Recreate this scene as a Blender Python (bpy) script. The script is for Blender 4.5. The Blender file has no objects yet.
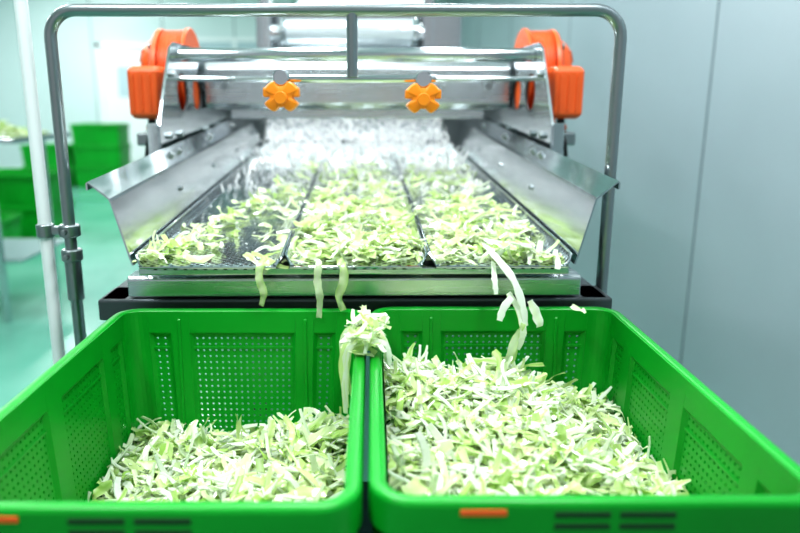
import bpy, bmesh, math, random
from mathutils import Vector, Matrix, noise
from mathutils.geometry import tessellate_polygon
random.seed(7)
R=random.random
def U(a,b): return a+(b-a)*random.random()
S=bpy.context.scene
COL=S.collection

# ------------------------------------------------------------ materials
def mat(name,color,rough=.5,metal=0,**kw):
    m=bpy.data.materials.new(name); m.use_nodes=True
    nt=m.node_tree; b=nt.nodes['Principled BSDF']
    b.inputs['Base Color'].default_value=(*color,1)
    b.inputs['Roughness'].default_value=rough
    b.inputs['Metallic'].default_value=metal
    for k,v in kw.items():
        b.inputs[k.replace('_',' ')].default_value=v
    return m
def N(m,t,**kw):
    n=m.node_tree.nodes.new(t)
    for k,v in kw.items(): setattr(n,k,v)
    return n
def L(m,a,b): m.node_tree.links.new(a,b)
def texco(m,scale=(1,1,1)):
    tc=N(m,'ShaderNodeTexCoord'); mp=N(m,'ShaderNodeMapping')
    mp.inputs['Scale'].default_value=scale
    L(m,tc.outputs['Object'],mp.inputs['Vector']); return mp.outputs['Vector']
def add_bump(m,scale,strength,dist=.002,vec=(1,1,1),detail=3):
    b=m.node_tree.nodes['Principled BSDF']
    n=N(m,'ShaderNodeTexNoise'); n.inputs['Scale'].default_value=scale; n.inputs['Detail'].default_value=detail
    L(m,texco(m,vec),n.inputs['Vector'])
    bp=N(m,'ShaderNodeBump'); bp.inputs['Strength'].default_value=strength; bp.inputs['Distance'].default_value=dist
    L(m,n.outputs['Fac'],bp.inputs['Height']); L(m,bp.outputs['Normal'],b.inputs['Normal'])
    return n
def vary(m,c1,c2,scale,vec=(1,1,1),lo=.35,hi=.65):
    b=m.node_tree.nodes['Principled BSDF']
    n=N(m,'ShaderNodeTexNoise'); n.inputs['Scale'].default_value=scale; n.inputs['Detail'].default_value=4
    L(m,texco(m,vec),n.inputs['Vector'])
    r=N(m,'ShaderNodeValToRGB'); r.color_ramp.elements[0].position=lo; r.color_ramp.elements[1].position=hi
    r.color_ramp.elements[0].color=(*c1,1); r.color_ramp.elements[1].color=(*c2,1)
    L(m,n.outputs['Fac'],r.inputs['Fac']); L(m,r.outputs['Color'],b.inputs['Base Color'])
def rough_noise(m,lo,hi,scale,vec):
    b=m.node_tree.nodes['Principled BSDF']
    n=N(m,'ShaderNodeTexNoise'); n.inputs['Scale'].default_value=scale; n.inputs['Detail'].default_value=5
    L(m,texco(m,vec),n.inputs['Vector'])
    r=N(m,'ShaderNodeMapRange'); r.inputs['To Min'].default_value=lo; r.inputs['To Max'].default_value=hi
    L(m,n.outputs['Fac'],r.inputs['Value']); L(m,r.outputs['Result'],b.inputs['Roughness'])

M_steel=mat('brushed_steel',(.60,.63,.65),.2,1); rough_noise(M_steel,.05,.22,30,(2,.15,2)); add_bump(M_steel,7,.10,.006,detail=1)
M_beam=mat('satin_steel',(.60,.63,.65),.34,1); rough_noise(M_beam,.18,.34,40,(.1,2,2))
M_steel_p=mat('polished_steel_pipe',(.62,.65,.67),.12,1)
M_steel_d=mat('dark_steel',(.10,.115,.12),.4,.8); add_bump(M_steel_d,40,.1)
M_zinc=mat('galvanised_steel',(.29,.32,.33),.30,.9); add_bump(M_zinc,60,.12)
M_white=mat('white_painted_metal',(.84,.86,.87),.35)
M_orange=mat('orange_enamel',(.76,.115,.018),.4); add_bump(M_orange,60,.08)
M_knob=mat('orange_knob_plastic',(.90,.27,.01),.35)
M_green=mat('green_plastic',(.004,.37,.022),.34,Specular_IOR_Level=.35); vary(M_green,(.0015,.25,.016),(.003,.33,.024),3); add_bump(M_green,220,.12,.0006)
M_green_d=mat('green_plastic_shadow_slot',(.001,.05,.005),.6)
M_label=mat('orange_tag',(.9,.13,.01),.5)
M_black=mat('black_rubber',(.02,.02,.022),.6)
M_wall=mat('panel_wall_blue_grey',(.36,.45,.48),.33); vary(M_wall,(.31,.375,.41),(.34,.405,.44),.7)
M_wallf=mat('panel_wall_white',(.70,.80,.79),.4); vary(M_wallf,(.58,.68,.68),(.66,.75,.75),.6)
M_seam=mat('seam_sealant',(.17,.22,.24),.6)
M_ceil=mat('ceiling_paint',(.78,.83,.84),.6); vary(M_ceil,(.70,.75,.76),(.74,.79,.8),1)
M_floor=mat('green_epoxy_floor',(.16,.50,.38),.16); vary(M_floor,(.10,.32,.24),(.15,.39,.30),1.2); rough_noise(M_floor,.1,.3,2,(1,1,1))
M_glass=mat('window_glass',(.5,.6,.65),.1)
M_sparkle=mat('water_curtain',(.9,.94,.95),.05,.6); vary(M_sparkle,(.28,.33,.35),(1,1,1),60,(1,1,1.6),.40,.54); add_bump(M_sparkle,30,1,.03,(1,1,2),6)  # water sparkle painted in: noise ramp of white glints and dark gaps
M_cyl=mat('translucent_manifold_pipe',(.75,.82,.85),.12,.5); add_bump(M_cyl,14,.3,.01)
M_water=mat('water_drops',(1,1,1),.02,0,Transmission_Weight=.5,IOR=1.33)
M_film=mat('foamy_water',(.88,.93,.94),.05,0,Transmission_Weight=.74,IOR=1.33); add_bump(M_film,60,1,.014,(1.6,.6,1),5)
M_lamp=bpy.data.materials.new('lamp_tube'); M_lamp.use_nodes=True
_b=M_lamp.node_tree.nodes['Principled BSDF']; _b.inputs['Emission Color'].default_value=(.92,.98,1,1); _b.inputs['Emission Strength'].default_value=6

M_deck=mat('perforated_wet_steel',(.55,.6,.62),.14,1)
def deckmat(m):
    b=m.node_tree.nodes['Principled BSDF']
    tc=N(m,'ShaderNodeTexCoord'); sp=N(m,'ShaderNodeSeparateXYZ'); L(m,tc.outputs['Object'],sp.inputs[0])
    def wave(sock,pitch):
        a=N(m,'ShaderNodeMath',operation='MULTIPLY'); a.inputs[1].default_value=2*math.pi/pitch; L(m,sock,a.inputs[0])
        c=N(m,'ShaderNodeMath',operation='SINE'); L(m,a.outputs[0],c.inputs[0]); return c.outputs[0]
    p=N(m,'ShaderNodeMath',operation='MULTIPLY'); L(m,wave(sp.outputs['X'],.016),p.inputs[0]); L(m,wave(sp.outputs['Y'],.014),p.inputs[1])
    r=N(m,'ShaderNodeValToRGB'); r.color_ramp.elements[0].position=.32; r.color_ramp.elements[1].position=.42
    r.color_ramp.elements[0].color=(.58,.63,.65,1); r.color_ramp.elements[1].color=(.035,.04,.045,1)
    L(m,p.outputs[0],r.inputs['Fac']); L(m,r.outputs['Color'],b.inputs['Base Color'])
    n=N(m,'ShaderNodeTexNoise'); n.inputs['Scale'].default_value=35; n.inputs['Detail'].default_value=5; L(m,tc.outputs['Object'],n.inputs['Vector'])
    bp=N(m,'ShaderNodeBump'); bp.inputs['Strength'].default_value=.45; bp.inputs['Distance'].default_value=.004
    L(m,n.outputs['Fac'],bp.inputs['Height']); L(m,bp.outputs['Normal'],b.inputs['Normal'])
deckmat(M_deck)

M_cab=mat('shredded_cabbage_leaf',(.7,.8,.4),.14,Specular_IOR_Level=.7)
_a=N(M_cab,'ShaderNodeVertexColor'); _a.layer_name='Col'
_p=M_cab.node_tree.nodes['Principled BSDF']
L(M_cab,_a.outputs['Color'],_p.inputs['Base Color'])
_t=N(M_cab,'ShaderNodeBsdfTranslucent'); L(M_cab,_a.outputs['Color'],_t.inputs['Color'])
_m=N(M_cab,'ShaderNodeMixShader'); _m.inputs[0].default_value=.38
L(M_cab,_p.outputs[0],_m.inputs[1]); L(M_cab,_t.outputs[0],_m.inputs[2]); L(M_cab,_m.outputs[0],M_cab.node_tree.nodes['Material Output'].inputs['Surface'])

# ------------------------------------------------------------ mesh helpers
def link(o,parent=None):
    COL.objects.link(o)
    if parent: o.parent=parent
    return o
def empty(name,loc=(0,0,0)):
    e=bpy.data.objects.new(name,None); e.empty_display_size=.1; COL.objects.link(e); return e
def mesh(name,vs,fs,m,parent=None,smooth=False,angle=None,bevel=0,solid=0,soff=0,fix=True):
    me=bpy.data.meshes.new(name); me.from_pydata([tuple(v) for v in vs],[],fs); me.update()
    if fix:
        bm=bmesh.new(); bm.from_mesh(me); bmesh.ops.recalc_face_normals(bm,faces=bm.faces); bm.to_mesh(me); bm.free()
    if m: me.materials.append(m)
    if smooth:
        for p in me.polygons: p.use_smooth=True
        if angle: me.set_sharp_from_angle(angle=math.radians(angle))
    o=bpy.data.objects.new(name,me); link(o,parent)
    if solid:
        s=o.modifiers.new('s','SOLIDIFY'); s.thickness=solid; s.offset=soff
    if bevel:
        b=o.modifiers.new('b','BEVEL'); b.width=bevel; b.segments=2; b.limit_method='ANGLE'
    return o
def box(name,x0,x1,y0,y1,z0,z1,m,parent=None,bevel=.002):
    vs=[(x,y,z) for x in (x0,x1) for y in (y0,y1) for z in (z0,z1)]
    fs=[(0,1,3,2),(4,6,7,5),(0,4,5,1),(2,3,7,6),(0,2,6,4),(1,5,7,3)]
    return mesh(name,vs,fs,m,parent,bevel=bevel)
def frame_of(d):
    d=d.normalized(); up=Vector((0,0,1)) if abs(d.z)<.9 else Vector((0,1,0))
    a=d.cross(up).normalized(); return a,a.cross(d).normalized()
def sweep(name,pts,r,m,parent=None,n=16,caps=True):
    pts=[Vector(p) for p in pts]; vs=[];fs=[]
    a=None
    for i,p in enumerate(pts):
        d=(pts[min(i+1,len(pts)-1)]-pts[max(i-1,0)]).normalized()
        if a is None: a,_=frame_of(d)
        a=(a-d*a.dot(d)).normalized(); b=d.cross(a)
        rr=r[i] if isinstance(r,(list,tuple)) else r
        for k in range(n):
            t=2*math.pi*k/n; vs.append(p+a*math.cos(t)*rr+b*math.sin(t)*rr)
    for i in range(len(pts)-1):
        for k in range(n):
            k2=(k+1)%n; fs.append((i*n+k,i*n+k2,(i+1)*n+k2,(i+1)*n+k))
    if caps:
        fs.append(tuple(range(n))); fs.append(tuple((len(pts)-1)*n+k for k in range(n)))
    return mesh(name,vs,fs,m,parent,smooth=True,angle=40)
def cyl(name,p0,p1,r,m,parent=None,n=24):
    p0=Vector(p0);p1=Vector(p1); d=(p1-p0); e=min(.12*r,d.length*.2); u=d.normalized()
    return sweep(name,[p0,p0+u*e,p1-u*e,p1],[r-e,r,r,r-e],m,parent,n)
def arc(c,r,a0,a1,u,v,n=8):
    c=Vector(c);u=Vector(u);v=Vector(v)
    return [c+u*(r*math.cos(a0+(a1-a0)*i/n))+v*(r*math.sin(a0+(a1-a0)*i/n)) for i in range(n+1)]
def prism(name,prof,axis,a,b,m,parent=None,solid=0,bevel=0,smooth=False):
    def P(q,t):
        return {'X':(t,q[0],q[1]),'Y':(q[0],t,q[1]),'Z':(q[0],q[1],t)}[axis]
    n=len(prof); vs=[P(q,a) for q in prof]+[P(q,b) for q in prof]
    fs=[(i,i+1,n+i+1,n+i) for i in range(n-1)]
    if not solid:
        fs.append((n-1,0,n,2*n-1)); fs.append(tuple(range(n))); fs.append(tuple(range(n,2*n)))
    return mesh(name,vs,fs,m,parent,solid=solid,bevel=bevel,smooth=smooth,angle=35 if smooth else None)

# ------------------------------------------------------------ room
XR=1.28; XL=-7; YB=12.4; YF=-3; ZC=3.4
box('floor',XL-.1,XR+.1,YF,YB+.1,-.1,0,M_floor,None,0)
box('ceiling',XL-.1,XR+.1,YF,YB+.1,ZC,ZC+.1,M_ceil,None,0)
box('wall_right',XR,XR+.1,YF,YB,0,ZC,M_wall,None,0)
box('wall_left',XL-.1,XL,YF,YB,0,ZC,M_wallf,None,0)
box('wall_back',XL-.1,XR+.1,YB,YB+.1,0,ZC,M_wallf,None,0)
for i,y in enumerate((.72,2.76,4.8,6.84,8.88,10.9)):
    box('trim_%d'%(i+1),XR-.003,XR+.001,y-.006,y+.006,.1,ZC-.01,M_seam,None,.001)
box('baseboard_right',XR-.03,XR,YF,YB,0,.1,M_white,None,.01)
box('baseboard_back',XL,XR-.03,YB-.03,YB,0,.1,M_white,None,.01)
for i,x in enumerate((-5.9,-4.7,-3.5,-2.3,-1.1,.1)):
    box('trim_%d'%(i+11),x-.008,x+.008,YB-.004,YB+.001,.1,ZC-.01,M_seam,None,.001)
d=empty('door_1')
box('door_leaf',-4.55,-3.65,YB-.045,YB-.004,.01,2.1,M_white,d,.006)
box('door_jamb_1',-4.63,-4.55,YB-.07,YB-.002,0,2.18,M_white,d,.004); box('door_jamb_2',-3.65,-3.57,YB-.07,YB-.002,0,2.18,M_white,d,.004)
box('door_head',-4.63,-3.57,YB-.07,YB-.002,2.1,2.18,M_white,d,.004)
box('door_vision_panel',-4.3,-3.9,YB-.05,YB-.044,1.3,1.8,M_glass,d,.002)
cyl('door_handle',(-3.75,YB-.09,1.0),(-3.87,YB-.09,1.0),.012,M_steel_p,d); cyl('door_handle_stem',(-3.75,YB-.09,1.0),(-3.75,YB-.04,1.0),.012,M_steel_p,d)
w=empty('window_1')
box('window_glass_pane',-3.1,-1.5,YB-.02,YB-.004,1.1,2.2,M_glass,w,.001)
for nm,a in (('sill',(-3.16,-1.44,1.04,1.1)),('head',(-3.16,-1.44,2.2,2.26)),('jamb_1',(-3.16,-3.1,1.1,2.2)),('jamb_2',(-1.5,-1.44,1.1,2.2)),('mullion',(-2.33,-2.27,1.1,2.2))):
    box('window_'+nm,a[0],a[1],YB-.05,YB-.002,a[2],a[3],M_white,w,.004)

def fixture(x,y,power,ln=1.25):
    f=empty('ceiling_light')
    box('housing',x-.09,x+.09,y-ln/2,y+ln/2,ZC-.05,ZC-.001,M_white,f,.01)
    for k in (-.04,.04): cyl('tube',(x+k,y-ln/2+.03,ZC-.065),(x+k,y+ln/2-.03,ZC-.065),.014,M_lamp,f,12)
    l=bpy.data.lights.new('lamp','AREA'); l.shape='RECTANGLE'; l.size=.25; l.size_y=ln; l.energy=power*1.12; l.color=(.945,.985,1)
    o=bpy.data.objects.new('lamp',l); o.location=(x,y,ZC-.09); link(o,f)
for x,y,p in ((-1.0,.2,48),(.6,.5,46),(-.3,2.4,56),(-2.2,3.0,38),(.5,4.8,38),(-3.4,5.2,48),(-5.2,7.2,72),(-2.2,8.2,86),(-4.6,10.4,78)):
    fixture(x,y,p)
W=bpy.data.worlds.new('World'); S.world=W; W.use_nodes=True
W.node_tree.nodes['Background'].inputs[0].default_value=(.88,.96,1,1)
W.node_tree.nodes['Background'].inputs[1].default_value=.5

# ------------------------------------------------------------ crates
def crate(cx,cy,ztop,name,detail=True,hx=.2035,hy=.295,D=.31):
    e=empty(name)
    a0=hx-.014; b0=hy-.014; r=.026; tp=.045
    def mp(side,s,d,o=0):
        a=a0-tp*d; b=b0-tp*d
        if side==0: p=(s/(a0-r)*(a-r), b+o)
        elif side==2: p=(-s/(a0-r)*(a-r), -b-o)
        elif side==1: p=(a+o, -s/(b0-r)*(b-r))
        else: p=(-a-o, s/(b0-r)*(b-r))
        return (cx+p[0],cy+p[1],ztop-d)
    vs=[];fs=[]
    def q(pts):
        i=len(vs); vs.extend(pts); fs.append(tuple(range(i,i+len(pts))))
    pitch=.0105; hr=.0021
    for side in range(4):
        Ls=(a0-r) if side%2==0 else (b0-r)
        if side%2==0: pan=[(-.155,-.118),(-.088,.088),(.118,.155)]
        else: pan=[(-.245,-.195),(-.165,-.02),(.02,.165),(.195,.245)]
        if not detail: pan=pan[1:-1]
        d0,d1=.035,D-.035; x=-Ls
        for (s0,s1) in pan+[(Ls,Ls)]:
            nsub=4
            for k in range(nsub):
                f0=k/nsub*D;f1=(k+1)/nsub*D
                q([mp(side,x,f0),mp(side,s0,f0),mp(side,s0,f1),mp(side,x,f1)])
            if s0>=Ls: break
            q([mp(side,s0,0),mp(side,s1,0),mp(side,s1,d0),mp(side,s0,d0)])
            q([mp(side,s0,d1),mp(side,s1,d1),mp(side,s1,D),mp(side,s0,D)])
            o=.005; g=.006
            A=[(s0,d0),(s1,d0),(s1,d1),(s0,d1)]; B=[(s0+g,d0+g),(s1-g,d0+g),(s1-g,d1-g),(s0+g,d1-g)]
            for k in range(4):
                k2=(k+1)%4
                q([mp(side,*A[k]),mp(side,*A[k2]),mp(side,*B[k2],o),mp(side,*B[k],o)])
            w_=s1-s0-2*g; h_=d1-d0-2*g
            if detail:
                nx=max(2,round(w_/pitch)); ny=max(2,round(h_/pitch)); px=w_/nx; py=h_/ny
                for i in range(nx):
                    for j in range(ny):
                        c=(s0+g+(i+.5)*px, d0+g+(j+.5)*py)
                        O=[];I=[]
                        for k,(ux,uy) in enumerate(((1,0),(1,1),(0,1),(-1,1),(-1,0),(-1,-1),(0,-1),(1,-1))):
                            O.append(mp(side,c[0]+ux*px/2,c[1]+uy*py/2,o))
                            t=k*math.pi/4; I.append(mp(side,c[0]+hr*math.cos(t),c[1]+hr*math.sin(t),o))
                        b=len(vs); vs.extend(O+I)
                        for k in range(8):
                            k2=(k+1)%8; fs.append((b+k,b+k2,b+8+k2,b+8+k))
            else: q([mp(side,*B[k],o) for k in range(4)])
            x=s1
    def outline(d,o=0):
        a=a0-tp*d; b=b0-tp*d; pts=[]
        for (sx,sy,t0) in ((1,1,0),(-1,1,90),(-1,-1,180),(1,-1,270)):
            for k in range(7):
                t=math.radians(t0+15*k)
                pts.append((cx+sx*(a-r)+(r+o)*math.cos(t),cy+sy*(b-r)+(r+o)*math.sin(t),ztop-d))
        return pts
    A=outline(0);B=outline(D)
    for c in range(4):
        for k in range(6):
            i=c*7+k; q([A[i],A[i+1],B[i+1],B[i]])
    q(outline(D))
    o=mesh('shell',vs,fs,M_green,e,solid=.0032,soff=0,fix=False)
    bm=bmesh.new(); bm.from_mesh(o.data); bmesh.ops.remove_doubles(bm,verts=bm.verts,dist=.00005); bmesh.ops.recalc_face_normals(bm,faces=bm.faces); bm.to_mesh(o.data); bm.free()
    def ring(nm,prof,m=M_green):
        vs=[];fs=[]
        cols=[outline(0,oo) for (oo,dz) in prof]
        n=len(cols[0]); P=len(prof)
        for j,(oo,dz) in enumerate(prof):
            for p in cols[j]: vs.append((p[0],p[1],ztop+dz))
        for j in range(P):
            j2=(j+1)%P
            for k in range(n):
                k2=(k+1)%n; fs.append((j*n+k,j*n+k2,j2*n+k2,j2*n+k))
        return mesh(nm,vs,fs,m,e,smooth=True,angle=50)
    ring('rim',[(-.0015,-.006),(-.001,-.001),(.002,.002),(.010,.0025),(.0135,0),(.014,-.004),(.014,-.034),(.0115,-.034),(.0112,-.005),(.002,-.006)])
    ring('upper_rib',[(-.001,-.060),(.010,-.060),(.010,-.064),(-.001,-.064)])
    if detail:
        yf=cy-b0-.014
        for x0,x1 in ((-.052,-.004),(.004,.052)):
            off=.008
            for z in (-.0095,-.0205):
                box('fascia_slot_shade',cx+off+x0,cx+off+x1,yf-.0008,yf+.002,ztop+z-.0028,ztop+z+.0028,M_green_d,e,.0006)  # thin dark box painted as the shade inside a slot, no recess cut
        box('orange_tag',cx-.125,cx-.085,yf-.0012,yf+.001,ztop-.0105,ztop-.0045,M_label,e,.0005)
        for s in (-.1,.1):
            box('outer_rib',cx+s-.002,cx+s+.002,cy-b0-.010,cy-b0-.001,ztop-.16,ztop-.034,M_green,e,.001)
        for s in (-.103,.103):
            for yy,sg in ((cy+b0,-1),(cy-b0,1)):
                prism('guide_rib',[(yy,ztop-.01),(yy+sg*.004,ztop-.014),(yy+sg*(.004+tp*D),ztop-D+.01),(yy+sg*tp*D,ztop-D+.01)],'X',cx+s-.0025,cx+s+.0025,M_green,e,bevel=.001)
    return e
ZT=.914
CL=(-.2125,.825); CR=(.2005,.835)
crate(*CL,ZT,'plastic_crate'); crate(*CR,ZT,'plastic_crate')
st=empty('crate_trolley')
box('top_plate',-.43,.42,.53,1.12,.583,.601,M_steel,st,.004)
for x in (-.40,.39):
    for y in (.57,1.08):
        cyl('leg',(x,y,.10),(x,y,.585),.016,M_steel_p,st); cyl('caster',(x-.012,y,.05),(x+.012,y,.05),.05,M_black,st); box('caster_fork',x-.018,x+.018,y-.02,y+.02,.05,.105,M_zinc,st,.003)
for y in (.57,1.08): cyl('brace',(-.40,y,.25),(.39,y,.25),.012,M_steel_p,st)

# ------------------------------------------------------------ cabbage
RIB=[(.88,.95,.78),(.91,.96,.84),(.86,.95,.70),(.94,.97,.90)]
LEAF=[(.72,.88,.40),(.80,.92,.54),(.62,.83,.30),(.86,.94,.66),(.84,.93,.54),(.46,.72,.17)]
class Heap:
    def __init__(s): s.v=[];s.f=[];s.c=[];s.flat=[]
    def ribbon(s,pts,nor,w,th,col,col2=None,ruffle=0,clamp=None):
        n=len(pts); base=len(s.v); ph=U(0,6.3); fr=U(.9,1.8); col2=col2 or col
        leaf=th<=0
        for i,p in enumerate(pts):
            d=(pts[min(i+1,n-1)]-pts[max(i-1,0)])
            if d.length<1e-9: d=Vector((0,0,1))
            d.normalize()
            nn=(nor-d*nor.dot(d)); nn=nn.normalized() if nn.length>1e-6 else frame_of(d)[0]
            b=d.cross(nn); t=i/(n-1); pw=w*(.55+.45*math.sin(math.pi*min(1,max(0,.12+t*.76))))*U(.82,1.15)
            if leaf:
                r0=math.sin(ph+i*fr)*ruffle; r1=math.cos(ph*1.7+i*fr*1.2)*ruffle
                P=[p-b*pw/2+nn*r0, p+nn*ruffle*.25*U(-1,1), p+b*pw/2+nn*r1]; C=[col2,col,col2 if R()<.6 else col]
            else:
                P=[p-b*pw/2-nn*th*.5,p-b*pw*.42+nn*th*.5,p+b*pw*.42+nn*th*.5,p+b*pw/2-nn*th*.5]
                C=[col2,col,col,col2]
            for k,a in enumerate(P):
                if clamp: a=clamp(a)
                s.v.append(a); s.c.append(C[k])
        for i in range(n-1):
            if leaf:
                for k in range(2): s.f.append((base+i*3+k,base+i*3+k+1,base+i*3+4+k,base+i*3+3+k))
            else:
                for k in range(4):
                    k2=(k+1)%4; s.flat.append(len(s.f)); s.f.append((base+i*4+k,base+i*4+k2,base+i*4+4+k2,base+i*4+4+k))
        if not leaf:
            s.flat.append(len(s.f)); s.f.append(tuple(base+k for k in range(4))); e=base+(n-1)*4; s.flat.append(len(s.f)); s.f.append(tuple(e+k for k in range(4)))
    def shred(s,c,length,width,tilt=.5,curl=1.0,leafp=.5,clamp=None,dark=1,n=7):
        hd=U(0,2*math.pi); t=U(-tilt,tilt)
        d=Vector((math.cos(hd)*math.cos(t),math.sin(hd)*math.cos(t),math.sin(t)))
        nor=Vector((U(-.7,.7),U(-.85,.5),1)).normalized(); nor=(nor-d*nor.dot(d)).normalized()
        side=d.cross(nor); k1=U(-1,1)*curl; k2=U(-1,1)*curl; step=length/(n-1)
        w1=U(0,6.3); w2=U(.5,1.1)
        pts=[Vector((0,0,0))]; dd=d.copy()
        for i in range(n-1):
            pts.append(pts[-1]+dd*step)
            sw=.25*math.sin(w1+i*w2)*min(1,curl)
            dd=(dd+nor*(k1*.7/(n-1)+U(-.12,.12))+side*(k2*.9/(n-1)+sw+U(-.10,.10))).normalized()
        mid=sum(pts,Vector())/n; pts=[p-mid+c for p in pts]
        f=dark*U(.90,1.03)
        if R()<leafp:
            a=random.choice(LEAF); b=random.choice(LEAF)
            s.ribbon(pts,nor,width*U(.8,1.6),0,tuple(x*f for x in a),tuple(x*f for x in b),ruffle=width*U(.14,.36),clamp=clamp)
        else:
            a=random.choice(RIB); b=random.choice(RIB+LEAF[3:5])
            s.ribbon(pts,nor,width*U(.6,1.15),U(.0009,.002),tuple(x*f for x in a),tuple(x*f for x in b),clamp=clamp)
    def surface(s,x0,x1,y0,y1,nx,ny,h,zb,col):
        b=len(s.v)
        for j in range(ny+1):
            for i in range(nx+1):
                x=x0+(x1-x0)*i/nx; y=y0+(y1-y0)*j/ny
                z=h(x,y)+.006*noise.noise(Vector((x*60,y*60,0))); s.v.append(Vector((x,y,z)))
                q=.8+.2*R(); s.c.append(tuple(k*q for k in col))
        for j in range(ny):
            for i in range(nx):
                a=b+j*(nx+1)+i; s.f.append((a,a+1,a+nx+2,a+nx+1))
        rim=[b+i for i in range(nx+1)]+[b+j*(nx+1)+nx for j in range(1,ny+1)]+[b+ny*(nx+1)+i for i in range(nx-1,-1,-1)]+[b+j*(nx+1) for j in range(ny-1,0,-1)]
        c0=len(s.v); cx=(x0+x1)/2; cy=(y0+y1)/2
        for k in rim:
            p=s.v[k]; s.v.append(Vector((cx+(p.x-cx)*.97,cy+(p.y-cy)*.97,zb))); s.c.append(col)
        m=len(rim)
        for k in range(m): s.f.append((rim[k],rim[(k+1)%m],c0+(k+1)%m,c0+k))
        s.f.append(tuple(c0+k for k in range(m)))
    def build(s,name):
        me=bpy.data.meshes.new(name); me.from_pydata([tuple(v) for v in s.v],[],s.f); me.update()
        at=me.color_attributes.new('Col','FLOAT_COLOR','POINT')
        flat=[]
        for c in s.c: flat.extend((c[0],c[1],c[2],1))
        at.data.foreach_set('color',flat)
        fl=set(s.flat)
        me.polygons.foreach_set('use_smooth',[i not in fl for i in range(len(me.polygons))])
        me.materials.append(M_cab)
        o=bpy.data.objects.new(name,me); COL.objects.link(o); return o
def sm(t): t=max(0,min(1,t)); return t*t*(3-2*t)
def nz(x,y,s=9): return noise.noise(Vector((x*s,y*s,3.1)))
def hL(x,y):
    t=sm((x+.39)/.30)
    return .696+.054*t+.028*nz(x,y)-.048*sm((y-.95)/.14)*t
def hR(x,y):
    return .818-.058*sm((x-.17)/.2)+.028*nz(x,y,11)-.03*sm((.75-y)/.18)+.010*math.exp(-((x-.14)/.1)**2-((y-.96)/.12)**2)-.016*sm((y-1.04)/.06)
def fill(c,h,count,seed):
    random.seed(seed); H=Heap(); hx=.2035-.014; hy=.295-.014
    def cl(p):
        d=max(0,ZT-p.z); a=hx-.045*d-.004; b=hy-.045*d-.004
        return Vector((min(max(p.x,c[0]-a),c[0]+a),min(max(p.y,c[1]-b),c[1]+b),max(p.z,.62)))
    a=.168;b=.258
    H.surface(c[0]-a,c[0]+a,c[1]-b,c[1]+b,36,52,lambda x,y:h(x,y)-.020,.612,(.60,.74,.32))
    for i in range(count):
        x=c[0]+U(-.180,.180); y=c[1]+U(-.268,.268); q=i/count
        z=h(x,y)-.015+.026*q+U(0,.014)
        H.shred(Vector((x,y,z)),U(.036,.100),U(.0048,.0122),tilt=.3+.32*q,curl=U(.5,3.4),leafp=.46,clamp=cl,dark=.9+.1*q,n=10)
    return H
H1=fill(CL,hL,2900,11)
random.seed(5)
for i in range(85):
    x=-.006+random.gauss(0,.011); y=U(.89,1.01); z=ZT+.005+U(0,.036)*max(0,1-abs(x+.006)/.05)
    H1.shred(Vector((x,y,z)),U(.025,.052),U(.006,.011),tilt=.7,curl=2.8,leafp=.55,n=8)
def drape(H,pts,w,th,col,nor=(0,-1,.2),col2=None,ruf=.002):
    P=[Vector(p) for p in pts]; out=[]
    for i in range(len(P)-1):
        for k in range(4):
            t=k/4; p0=P[max(i-1,0)];p1=P[i];p2=P[i+1];p3=P[min(i+2,len(P)-1)]
            out.append(.5*((2*p1)+(p2-p0)*t+(2*p0-5*p1+4*p2-p3)*t*t+(3*p1-p0-3*p2+p3)*t**3))
    out.append(P[-1]); H.ribbon(out,Vector(nor).normalized(),w,th,col,col2,ruffle=ruf)
for k in range(9):
    x=-.020-U(.006,.02); y=U(.90,.99)
    drape(H1,[(-.004,y,ZT+.02),(x,y-.004,ZT+.012),(x-.006,y-.006,ZT-.03),(x-.002+U(-.005,.005),y-.01,ZT-U(.05,.10))],U(.005,.009),0,random.choice(RIB+LEAF[:2]),nor=(-.6,-1,.4),col2=random.choice(LEAF))
for k in range(3):
    x=.012+U(.004,.012); y=U(.90,.96)
    drape(H1,[(-.004,y,ZT+.02),(x,y-.004,ZT+.016),(x+.004,y-.008,ZT-.012)],.009,.0015,RIB[k],nor=(.4,-1,.4))
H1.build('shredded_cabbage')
H2=fill(CR,hR,3200,21); H2.build('shredded_cabbage')

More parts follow.
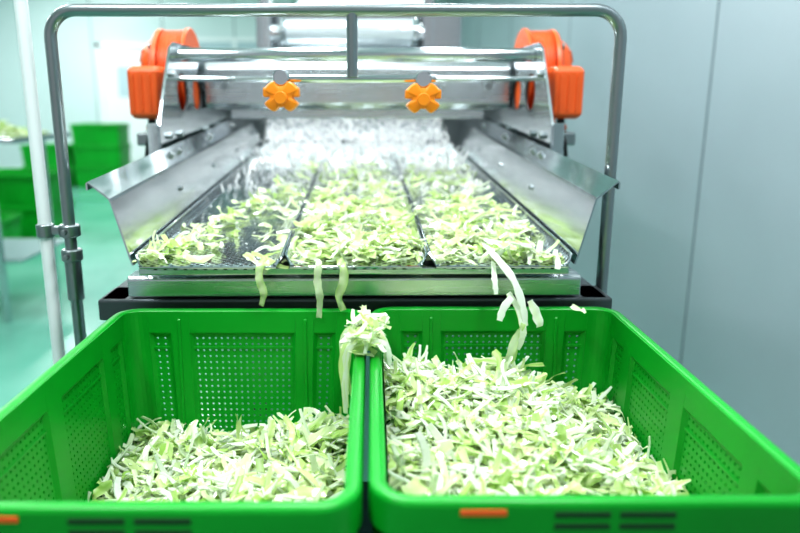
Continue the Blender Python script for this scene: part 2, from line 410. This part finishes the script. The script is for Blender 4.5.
# ------------------------------------------------------------ washing machine
mc=empty('vegetable_washing_machine'); CXM=-.028
def mx(x): return 2*CXM-x
Y0,Y1=1.12,2.72
def zd(y): return .99+.049*(y-Y0)
YAW=Matrix.Translation((CXM,Y0,0))@Matrix.Rotation(.0135,4,'Z')@Matrix.Translation((-CXM,-Y0,0))
edges=[-.385,-.143,.092,.329]
for i in range(3):
    a,b=edges[i]+.0015,edges[i+1]-.0015
    prof=[(a,.014),(a+.003,.016),(a+.012,.003),(a+.018,0),(b-.018,0),(b-.012,.003),(b-.003,.016),(b,.014)]
    ys=[Y0-.012,Y0-.006,Y0+.01,Y0+.03]+[Y0+.03+(Y1-Y0-.03)*k/8 for k in range(1,9)]
    vs=[];fs=[]
    for j,y in enumerate(ys):
        ins=(.012,.004,.0,0)[j] if j<4 else 0; dr=(-.004,-.001,0,0)[j] if j<4 else 0
        for (x,z) in prof:
            xx=x+(ins if x<(a+b)/2 else -ins)
            zz=z*(0.35 if j==0 else .7 if j==1 else 1)
            vs.append((xx,y,zd(y)+zz+dr))
    n=len(prof)
    for j in range(len(ys)-1):
        for k in range(n-1): fs.append((j*n+k,j*n+k+1,(j+1)*n+k+1,(j+1)*n+k))
    mesh('tray_lane',vs,fs,M_deck,mc,smooth=True,angle=50,solid=.002,soff=-1)
    for xe in (a+.0015,b-.0015):
        sweep('lane_edge_bead',[(xe+(.010 if xe<(a+b)/2 else -.010),Y0-.012,zd(Y0)+.001),(xe,Y0+.006,zd(Y0)+.014),(xe,Y0+.03,zd(Y0+.03)+.016),(xe,Y1,zd(Y1)+.016)],.0024,M_steel_p,mc,8)
    sweep('lane_front_bead',[(a+.010,Y0-.012,zd(Y0)-.002),(b-.010,Y0-.012,zd(Y0)-.002)],.0022,M_steel_p,mc,8)
def side(sgn):
    f=(lambda x:x) if sgn<0 else mx
    pr=[(-.386,.0),(-.390,.012),(-.4135,.104),(-.4155,.108),(-.447,.134),(-.449,.132),(-.449,.122)]
    ys=[Y0-.004,Y0+.4,Y0+.8,Y0+1.2,Y1]; vs=[];fs=[];n=len(pr)
    for y in ys:
        for x,z in pr: vs.append((f(x),y,zd(y)+z))
    for j in range(len(ys)-1):
        for k in range(n-1): fs.append((j*n+k,j*n+k+1,(j+1)*n+k+1,(j+1)*n+k))
    mesh('tray_side',vs,fs,M_steel,mc,solid=.003,soff=0)
    for y in (1.55,1.62,1.95,2.3):
        p=Vector((f(-.431),y,zd(y)+.121)); u=Vector((.64*(1 if sgn<0 else -1),0,.77)); cyl('flange_bolt',p-u*.004,p+u*.008,.008,M_zinc,mc,6)
    for y in (1.5,1.85,2.2):
        p=Vector((f(-.402),y,zd(y)+.06)); u=Vector((1 if sgn<0 else -1,0,.25)).normalized(); cyl('side_bolt',p-u*.004,p+u*.006,.006,M_zinc,mc,6)
    X=f(-.466); dy=.07
    outer=[(1.53,1.125),(1.53,1.195),(1.57,1.25),(1.66,1.37),(1.70,1.385),(2.02,1.385),(2.06,1.37),(2.2,1.25),(2.6,1.19),(2.6,1.14),(1.9,1.12)]
    outer=[(a+dy,b) for a,b in outer]
    holes=[]
    for hy_,hz_ in ((1.755+dy,1.268),(1.915+dy,1.268)):
        holes.append([(hy_+.052*math.cos(t*math.pi/12),hz_+.047*math.sin(t*math.pi/12)) for t in range(24)])
    loops=[[Vector((p[0],p[1],0)) for p in outer]]+[[Vector((p[0],p[1],0)) for p in h] for h in holes]
    flat=[p for l in loops for p in l]; tr=tessellate_polygon(loops)
    mesh('motor_side_plate',[(X,p.x,p.y) for p in flat],[tuple(t) for t in tr],M_steel,mc,solid=.006,soff=0)
    for h in holes:
        pts=[(X,p[0],p[1]) for p in h]; pts.append(pts[0])
        sweep('port_ring',pts+[pts[1]],.0035,M_black,mc,8,caps=False)
    for (yy,zz) in ((1.60,1.17),(1.70,1.17),(1.66,1.31),(2.0,1.17),(2.1,1.27),(2.3,1.17),(2.45,1.17)):
        yy+=dy; cyl('plate_bolt',(X-.012,yy,zz),(X+.012,yy,zz),.009,M_zinc,mc,6)
    box('plate_foot',min(f(-.46),f(-.50)),max(f(-.46),f(-.50)),1.5+dy,2.6+dy,1.118,1.128,M_steel,mc,.002)
    box('plate_stiffener',min(f(-.466),f(-.492)),max(f(-.466),f(-.492)),1.528+dy,1.535+dy,1.128,1.2,M_steel,mc,.002)
    mt=empty('vibration_motor'); mt.parent=mc
    c=(1.92+dy,1.318)
    def ax(x0,x1,r,m,nm,cc=c): cyl(nm,(f(x0),cc[0],cc[1]),(f(x1),cc[0],cc[1]),r,m,mt,32)
    ax(-.471,-.481,.120,M_orange,'mount_flange'); ax(-.481,-.545,.108,M_orange,'stator_body')
    for k in range(6): ax(-.486-.0095*k,-.490-.0095*k,.1135,M_orange,'cooling_fin')
    pr_=[(-.543,.116),(-.553,.117),(-.560,.110),(-.566,.092),(-.578,.088),(-.590,.078),(-.597,.058),(-.600,.030),(-.601,.004)]
    sweep('domed_end_cover',[(f(px_),c[0],c[1]) for px_,_ in pr_],[q_ for _,q_ in pr_],M_orange,mt,36)
    for k in range(6):
        t=k*math.pi/3+.3; ax(-.556,-.568,.008,M_zinc,'cover_bolt',(c[0]+.101*math.cos(t),c[1]+.101*math.sin(t)))
    for k in range(8):
        t=k*math.pi/4; y_,z_=c[0]+.088*math.cos(t),c[1]+.088*math.sin(t)
        sweep('cover_rib',[(f(-.566),y_,z_),(f(-.588),c[0]+.078*math.cos(t),c[1]+.078*math.sin(t)),(f(-.601),c[0]+.045*math.cos(t),c[1]+.045*math.sin(t))],.005,M_orange,mt,8)
    b0,b1=sorted((f(-.500),f(-.580)))
    box('terminal_box',b0,b1,1.69+dy,1.83+dy,1.205,1.330,M_orange,mt,.014)
    box('terminal_lid',b0+.004,b1-.004,1.678+dy,1.694+dy,1.212,1.323,M_orange,mt,.007)
    for k in range(3): box('lid_rib',b0+.016+.02*k,b0+.020+.02*k,1.674+dy,1.680+dy,1.225,1.31,M_orange,mt,.001)
    b0,b1=sorted((f(-.472),f(-.57)))
    box('motor_foot',b0,b1,1.78+dy,2.05+dy,1.172,1.190,M_orange,mt,.006)
    box('motor_foot_web',*sorted((f(-.49),f(-.555))),1.84+dy,2.0+dy,1.185,1.24,M_orange,mt,.004)
    box('motor_bracket',b0,b1,1.70+dy,2.06+dy,1.14,1.172,M_zinc,mt,.004)
    cyl('cable_gland',(f(-.535),1.72+dy,1.205),(f(-.535),1.72+dy,1.175),.010,M_black,mt,12)
    sweep('motor_cable',[(f(-.535),1.72+dy,1.185),(f(-.54),1.69+dy,1.15),(f(-.55),1.70+dy,1.10),(f(-.55),1.8+dy,1.02),(f(-.52),1.9+dy,.96)],.005,M_black,mt,10)
    for y in (1.66,2.45):
        cyl('spring_mount',(f(-.485),y,1.118),(f(-.485),y,1.05),.026,M_black,mc); cyl('mount_plate',(f(-.485),y,1.05),(f(-.485),y,1.04),.036,M_zinc,mc)
        box('mount_post',*sorted((f(-.455),f(-.505))),y-.025,y+.025,.92,1.041,M_steel_d,mc,.003)
    box('base_rail',*sorted((f(-.415),f(-.46))),1.155,4.9,.885,.922,M_steel_d,mc,.003)
    for y in (1.24,2.7,4.7):
        box('machine_leg',*sorted((f(-.415),f(-.458))),y-.025,y+.025,.04,.885,M_steel,mc,.003); cyl('foot',(f(-.436),y,0),(f(-.436),y,.04),.035,M_black,mc)
side(-1); side(1)
box('tray_lip_stiffener',-.380,mx(-.380),Y0+.002,Y0+.02,.972,.984,M_beam,mc,.002)
box('drip_pan',-.37,mx(-.37),1.21,2.7,.925,.966,M_steel_d,mc,.004)
prism('front_beam',[(1.158,.925),(1.158,.955),(1.162,.961),(1.205,.961),(1.205,.925)],'X',-.412,mx(-.412),M_beam,mc,bevel=.002)
box('front_base_beam',-.463,mx(-.463)+.004,1.152,1.24,.885,.922,M_steel_d,mc,.004)
for x in (-.30,.24): box('tray_support',x-.02,x+.02,1.17,1.2,.958,.976,M_beam,mc,.002)
cyl('cross_tube',(-.464,1.80,1.357),(mx(-.464),1.80,1.357),.017,M_steel_p,mc)
cyl('tie_rod',(-.464,1.76,1.300),(mx(-.464),1.76,1.300),.0065,M_steel_p,mc)
prism('cross_beam',[(2.06,1.225),(2.045,1.24),(2.045,1.335),(2.06,1.352),(2.18,1.352),(2.18,1.225)],'X',-.455,mx(-.455),M_beam,mc,bevel=.003)
box('cross_beam_lower',-.39,mx(-.39),2.07,2.12,1.198,1.226,M_beam,mc,.003)
for x in (-.40,.34): cyl('beam_bolt',(x,2.04,1.29),(x,2.05,1.29),.012,M_zinc,mc,6)
box('discharge_cheek',-.47,-.385,2.74,2.78,1.03,1.30,M_steel_d,mc,.003); box('discharge_cheek',.295,mx(-.47),2.74,2.78,1.03,1.30,M_steel_d,mc,.003)
box('discharge_header',-.385,.295,2.74,2.80,1.235,1.30,M_steel_d,mc,.003)
vs=[];fs=[];nx,ny=60,20
for j in range(ny+1):
    for i in range(nx+1):
        x=-.385+.68*i/nx; t=j/ny; vs.append((x,2.80-.06*t**2+.014*nz(x*3,t*.4,9)+.008*nz(x*3,t*.7,30),1.235-.135*t))
for j in range(ny):
    for i in range(nx): a=j*(nx+1)+i; fs.append((a,a+1,a+nx+2,a+nx+1))
mesh('water_curtain',vs,fs,M_sparkle,mc,smooth=True)
box('discharge_sill',-.385,.295,2.735,2.80,1.06,1.104,M_steel_d,mc,.003)
box('wash_tank',-.52,mx(-.52),2.80,4.9,.55,1.235,M_steel,mc,.006)
box('tank_rim',-.55,mx(-.55),2.785,2.83,1.30,1.325,M_steel,mc,.004)
box('tank_rim_left',-.55,-.51,2.80,4.9,1.235,1.31,M_steel,mc,.004); box('tank_rim_right',mx(-.51),mx(-.55),2.80,4.9,1.235,1.31,M_steel,mc,.004)
box('tank_hood',-.46,mx(-.46),3.12,3.16,1.235,1.62,M_steel,mc,.004)
cyl('spray_manifold',(-.33,3.0,1.515),(.20,3.0,1.515),.052,M_cyl,mc,32)
for x in (-.33,.20): cyl('manifold_collar',(x-.012,3.0,1.515),(x+.012,3.0,1.515),.058,M_steel_p,mc,32)
for x in (-.40,.25): 
    box('manifold_post',x-.02,x+.02,2.96,3.04,1.235,1.78,M_steel,mc,.003); cyl('manifold_stub',(x,3,1.515),(x+(.08 if x<0 else -.06),3,1.515),.03,M_steel_p,mc)
prism('infeed_conveyor_belt',[(3.3,1.32),(5.4,2.0),(5.4,1.94),(3.3,1.26)],'X',-.42,mx(-.42),M_white,mc)
for s in (0,1):
    f=(lambda x:x) if s==0 else mx
    prism('infeed_conveyor_side',[(3.2,1.24),(3.2,1.36),(5.5,2.12),(5.5,1.92)],'X',f(-.45),f(-.42),M_steel,mc)
    cyl('conveyor_leg',(f(-.435),5.2,0),(f(-.435),5.2,1.86),.03,M_steel_p,mc)
mc.matrix_world=YAW
# ------------------------------------------------------------ guard frame
g=empty('pipe_guard_frame'); YG=1.262; xl,xr=-.548,.424; zt=1.398; rr=.045
pts=[(xl,YG,.012),(xl,YG,zt-rr)]+arc((xl+rr,YG,zt-rr),rr,math.pi,math.pi/2,(1,0,0),(0,0,1))[1:]+[((xl+xr)/2,YG,zt)]+arc((xr-rr,YG,zt-rr),rr,math.pi/2,0,(1,0,0),(0,0,1))+[(xr,YG,.012)]
sweep('bent_pipe',pts,.0105,M_zinc,g,16)
for x in (xl,xr): cyl('base_flange',(x,YG,0),(x,YG,.012),.035,M_zinc,g)
cyl('drop_tube',(-.034,YG,zt),(-.034,YG,1.288),.0095,M_zinc,g)
cyl('knob_bar',(-.168,YG+.01,1.286),(.112,YG+.01,1.286),.0065,M_steel_p,g)
def knob(x,z):
    y0=YG-.004; vs=[];n=96
    prof=[(0,-.018),(.55,-.018),(.92,-.015),(1,-.010),(1,.010),(.92,.015),(0,.015)]
    for (k,yy) in prof:
        for i in range(n):
            t=2*math.pi*i/n
            s_=max(-1,min(1,2.4*math.cos(4*t+math.pi)+.6)); r=(.0250+.0055*s_)*k
            vs.append((x+r*1.06*math.cos(t),y0+yy,z+r*.92*math.sin(t)))
    fs=[]
    for j in range(len(prof)-1):
        for i in range(n): i2=(i+1)%n; fs.append((j*n+i,j*n+i2,(j+1)*n+i2,(j+1)*n+i))
    mesh('clamp_knob',vs,fs,M_knob,g,smooth=True,angle=40)
    box('knob_wing',x-.031,x+.031,y0-.014,y0+.012,z-.001,z+.015,M_knob,g,.003)
    cyl('knob_hub',(x,y0-.025,z-.002),(x,y0,z-.002),.011,M_knob,g)
    cyl('clamp_cap',(x,y0-.012,z+.032),(x,y0+.02,z+.032),.014,M_steel_p,g)
    cyl('clamp_stem',(x,y0+.006,z),(x,y0+.006,z+.035),.007,M_steel_p,g)
knob(-.156,1.256); knob(.088,1.253)
for z in (1.02,.975): 
    cyl('clamp_band',(xl,YG,z-.011),(xl,YG,z+.011),.0185,M_zinc,g); cyl('clamp_bolt',(xl-.001,YG-.028,z),(xl-.001,YG+.024,z),.005,M_zinc,g,6)
cyl('coupler',(xl,YG,.89),(xl,YG,.968),.0145,M_zinc,g)
box('clamp_link',xl-.045,xl,YG-.007,YG+.007,1.012,1.028,M_zinc,g,.003)
wp=empty('white_support_pole'); cyl('pole',(-.592,YG,.01),(-.592,YG,ZC-.005),.0112,M_white,wp); cyl('pole_foot',(-.592,YG,0),(-.592,YG,.012),.04,M_white,wp); cyl('ceiling_flange',(-.592,YG,ZC-.012),(-.592,YG,ZC-.001),.03,M_white,wp)
cyl('pole_clamp',(-.592,YG,1.008),(-.592,YG,1.032),.0155,M_zinc,wp)

# ------------------------------------------------------------ cabbage on tray and falling
random.seed(33)
H3=Heap()
def dens(x,y):
    n=.35+1.1*nz(x,y,15)+.5*nz(x+5,y,38); fr=(y-Y0)/1.5
    if x<edges[1]:
        t=(x-edges[0])/.24
        band=max(.85*math.exp(-((t-.15-1.2*fr)/.16)**2), .9*math.exp(-((t-.2)/.26)**2-((fr-.05)/.08)**2), .3*math.exp(-((t-.85)/.12)**2))
        v=n*band*1.2+.08*band; e=min(t,1-t)
    elif x<edges[2]:
        t=(x-edges[1])/.235; v=n*.9+.6*math.exp(-((fr-.12)/.2)**2)-.05; e=min(t,1-t)
    else:
        t=(x-edges[2])/.237; v=n*.8+.6*math.exp(-((t-.5)/.4)**2-((fr-.12)/.2)**2)-.08; e=min(t,1-t)
    return v*(.35+.65*sm(e/.12))*(1-.45*sm((fr-.5)/.3))
xmin,xmax=edges[0]+.012,edges[3]-.012
def cld(p):
    return Vector((min(max(p.x,xmin),xmax),p.y,max(p.z,zd(p.y)+.003)))
for i in range(4800):
    x=U(xmin,xmax); y=Y0+.0+1.5*R()**1.25
    if R()>dens(x,y): continue
    h=.026*max(0,dens(x,y)-.2)
    z=zd(y)+.005+U(0,1)*h
    H3.shred(Vector((x,y,z)),U(.025,.075),U(.006,.0135),tilt=.3,curl=U(.5,3.0),leafp=.62,clamp=cld if y>Y0+.03 else None,dark=.96,n=8)
g1=LEAF[1];g2=LEAF[2]
def hang(x,dz,w,c,sw=.006,c2=None,th=0):
    z0=zd(Y0)+.008
    drape(H3,[(x+sw,Y0+.02,z0),(x,Y0-.014,z0-.002),(x-sw*.5,Y0-.022,z0-dz*.35),(x+sw*.6,Y0-.022,z0-dz*.7),(x-sw*.3,Y0-.020,z0-dz)],w,th,c,(.2,-1,.3),c2,.0035)
hang(-.178,.072,.012,g1,c2=g2); hang(-.086,.092,.012,LEAF[3],.003,g1); hang(-.049,.080,.014,g1,-.008,g2)
W1,W2=RIB[1],RIB[3]
def mid(lst,w,c,c2=None,th=.0016,nor=(.3,-1,.2)): drape(H3,lst,w,th,c,nor,c2)
mid([(.186,1.13,1.018),(.200,1.09,1.004),(.222,1.07,.975),(.236,1.06,.935),(.240,1.055,.905)],.014,W2,W1,nor=(.3,-1,.9))
mid([(.196,1.11,.995),(.192,1.07,.975),(.193,1.06,.955)],.010,W1)
mid([(.218,1.06,.950),(.205,1.055,.935),(.198,1.05,.915)],.013,W2,W1,nor=(.3,-1,.9))
mid([(.214,1.07,.955),(.232,1.06,.925),(.236,1.05,.895),(.228,1.05,.868)],.013,W1,g1,nor=(.3,-1,.9))
mid([(.236,1.05,.91),(.222,1.05,.88),(.224,1.05,.86),(.208,1.05,.835),(.204,1.05,.81)],.011,g1,g2,0)
mid([(.230,1.05,.90),(.218,1.045,.87),(.210,1.045,.842),(.212,1.045,.80)],.014,RIB[2],g1,0)
mid([(.246,1.06,.945),(.256,1.055,.925),(.262,1.05,.905)],.016,LEAF[3],W1,0)
mid([(.318,1.08,.930),(.330,1.07,.926),(.338,1.07,.925)],.012,LEAF[3],g1,0,(0,-.4,1))
o3=H3.build('shredded_cabbage'); o3.matrix_world=YAW

# ------------------------------------------------------------ splashing water
random.seed(9)
bm=bmesh.new()
def drop(p,r,st=(1,1,1)):
    mtx=Matrix.Translation(p)@Matrix.Rotation(U(-.5,.5),4,'Y')@Matrix.Diagonal((*st,1))
    bmesh.ops.create_icosphere(bm,subdivisions=1,radius=r,matrix=mtx)
for i in range(1700):
    y=2.72-1.0*R()**2; x=U(-.36,.30); fade=max(.1,1-(2.7-y)/1.0)
    z=zd(y)+.006+abs(random.gauss(0,.055))*fade
    drop(Vector((x,y,z)),U(.0015,.0045)*(1 if R()<.8 else 1.7),(U(.5,1.0),1,U(.8,4.5)))
for i in range(500):
    y=U(1.2,2.3); x=U(-.36,.30); drop(Vector((x,y,zd(y)+.003)),U(.001,.003),(1.3,1.3,.6))
me=bpy.data.meshes.new('splashing_water'); bm.to_mesh(me); bm.free()
for p in me.polygons: p.use_smooth=True
me.materials.append(M_water)
sw=empty('splashing_water'); o=bpy.data.objects.new('droplets',me); link(o,sw)
vs=[];fs=[];nx,ny=90,80
for j in range(ny+1):
    for i in range(nx+1):
        x=-.37+.68*i/nx; y=2.0+.73*j/ny; f=sm((y-2.05)/.45)
        vs.append((x,y,zd(y)+.001+f*(.010+.034*abs(nz(x,y,22))+.024*nz(x,y,55)) - .006*(1-f)))
for j in range(ny):
    for i in range(nx): a=j*(nx+1)+i; fs.append((a,a+1,a+nx+2,a+nx+1))
mesh('foaming_stream',vs,fs,M_film,sw,smooth=True)
sw.matrix_world=YAW

# ------------------------------------------------------------ background objects on the left
def bgcrate(cx,cy,z): crate(cx,cy,z,'storage_crate',False,hx=.36,hy=.26,D=.30)
for k in range(3): bgcrate(-4.0,10.6,.31+.30*k)
for k in range(2): bgcrate(-4.75,10.6,.31+.30*k)
for k in range(2): bgcrate(-3.25,6.6,.31+.30*k)
bgcrate(-3.35,5.75,.31)
bgcrate(-4.1,6.6,.31)
t=empty('prep_table')
box('table_top',-3.3,-1.93,3.85,4.6,1.02,1.05,M_steel,t,.005); box('table_shelf',-3.25,-1.98,3.9,4.55,.35,.37,M_steel,t,.004)
for x in (-3.25,-2.1):
    for y in (3.9,4.55): cyl('table_leg',(x,y,0),(x,y,1.02),.022,M_steel_p,t)
H4=Heap()
for i in range(500):
    x=-2.3+random.gauss(0,.16); y=4.2+random.gauss(0,.12); x=max(-2.8,min(-1.97,x))
    z=1.058+.11*math.exp(-((x+2.3)/.2)**2-((y-4.2)/.15)**2)*R()
    H4.shred(Vector((x,y,z)),U(.04,.09),U(.012,.022),tilt=.3,leafp=.9,dark=.75,clamp=lambda p:Vector((p.x,p.y,max(p.z,1.052))))
H4.build('leafy_vegetable_heap')

# ------------------------------------------------------------ camera
cam=bpy.data.cameras.new('camera'); co=bpy.data.objects.new('camera',cam); COL.objects.link(co)
co.location=(0,0,1.25); co.rotation_euler=(math.radians(90-13.25),0,0)
cam.lens=31.8; cam.sensor_width=36; cam.shift_x=.035; cam.clip_start=.02
cam.dof.use_dof=True; cam.dof.focus_distance=1.05; cam.dof.aperture_fstop=2.6
S.camera=co
S.view_settings.view_transform='Standard'
try: S.view_settings.look='Medium High Contrast'
except Exception as ex: print('look',ex)
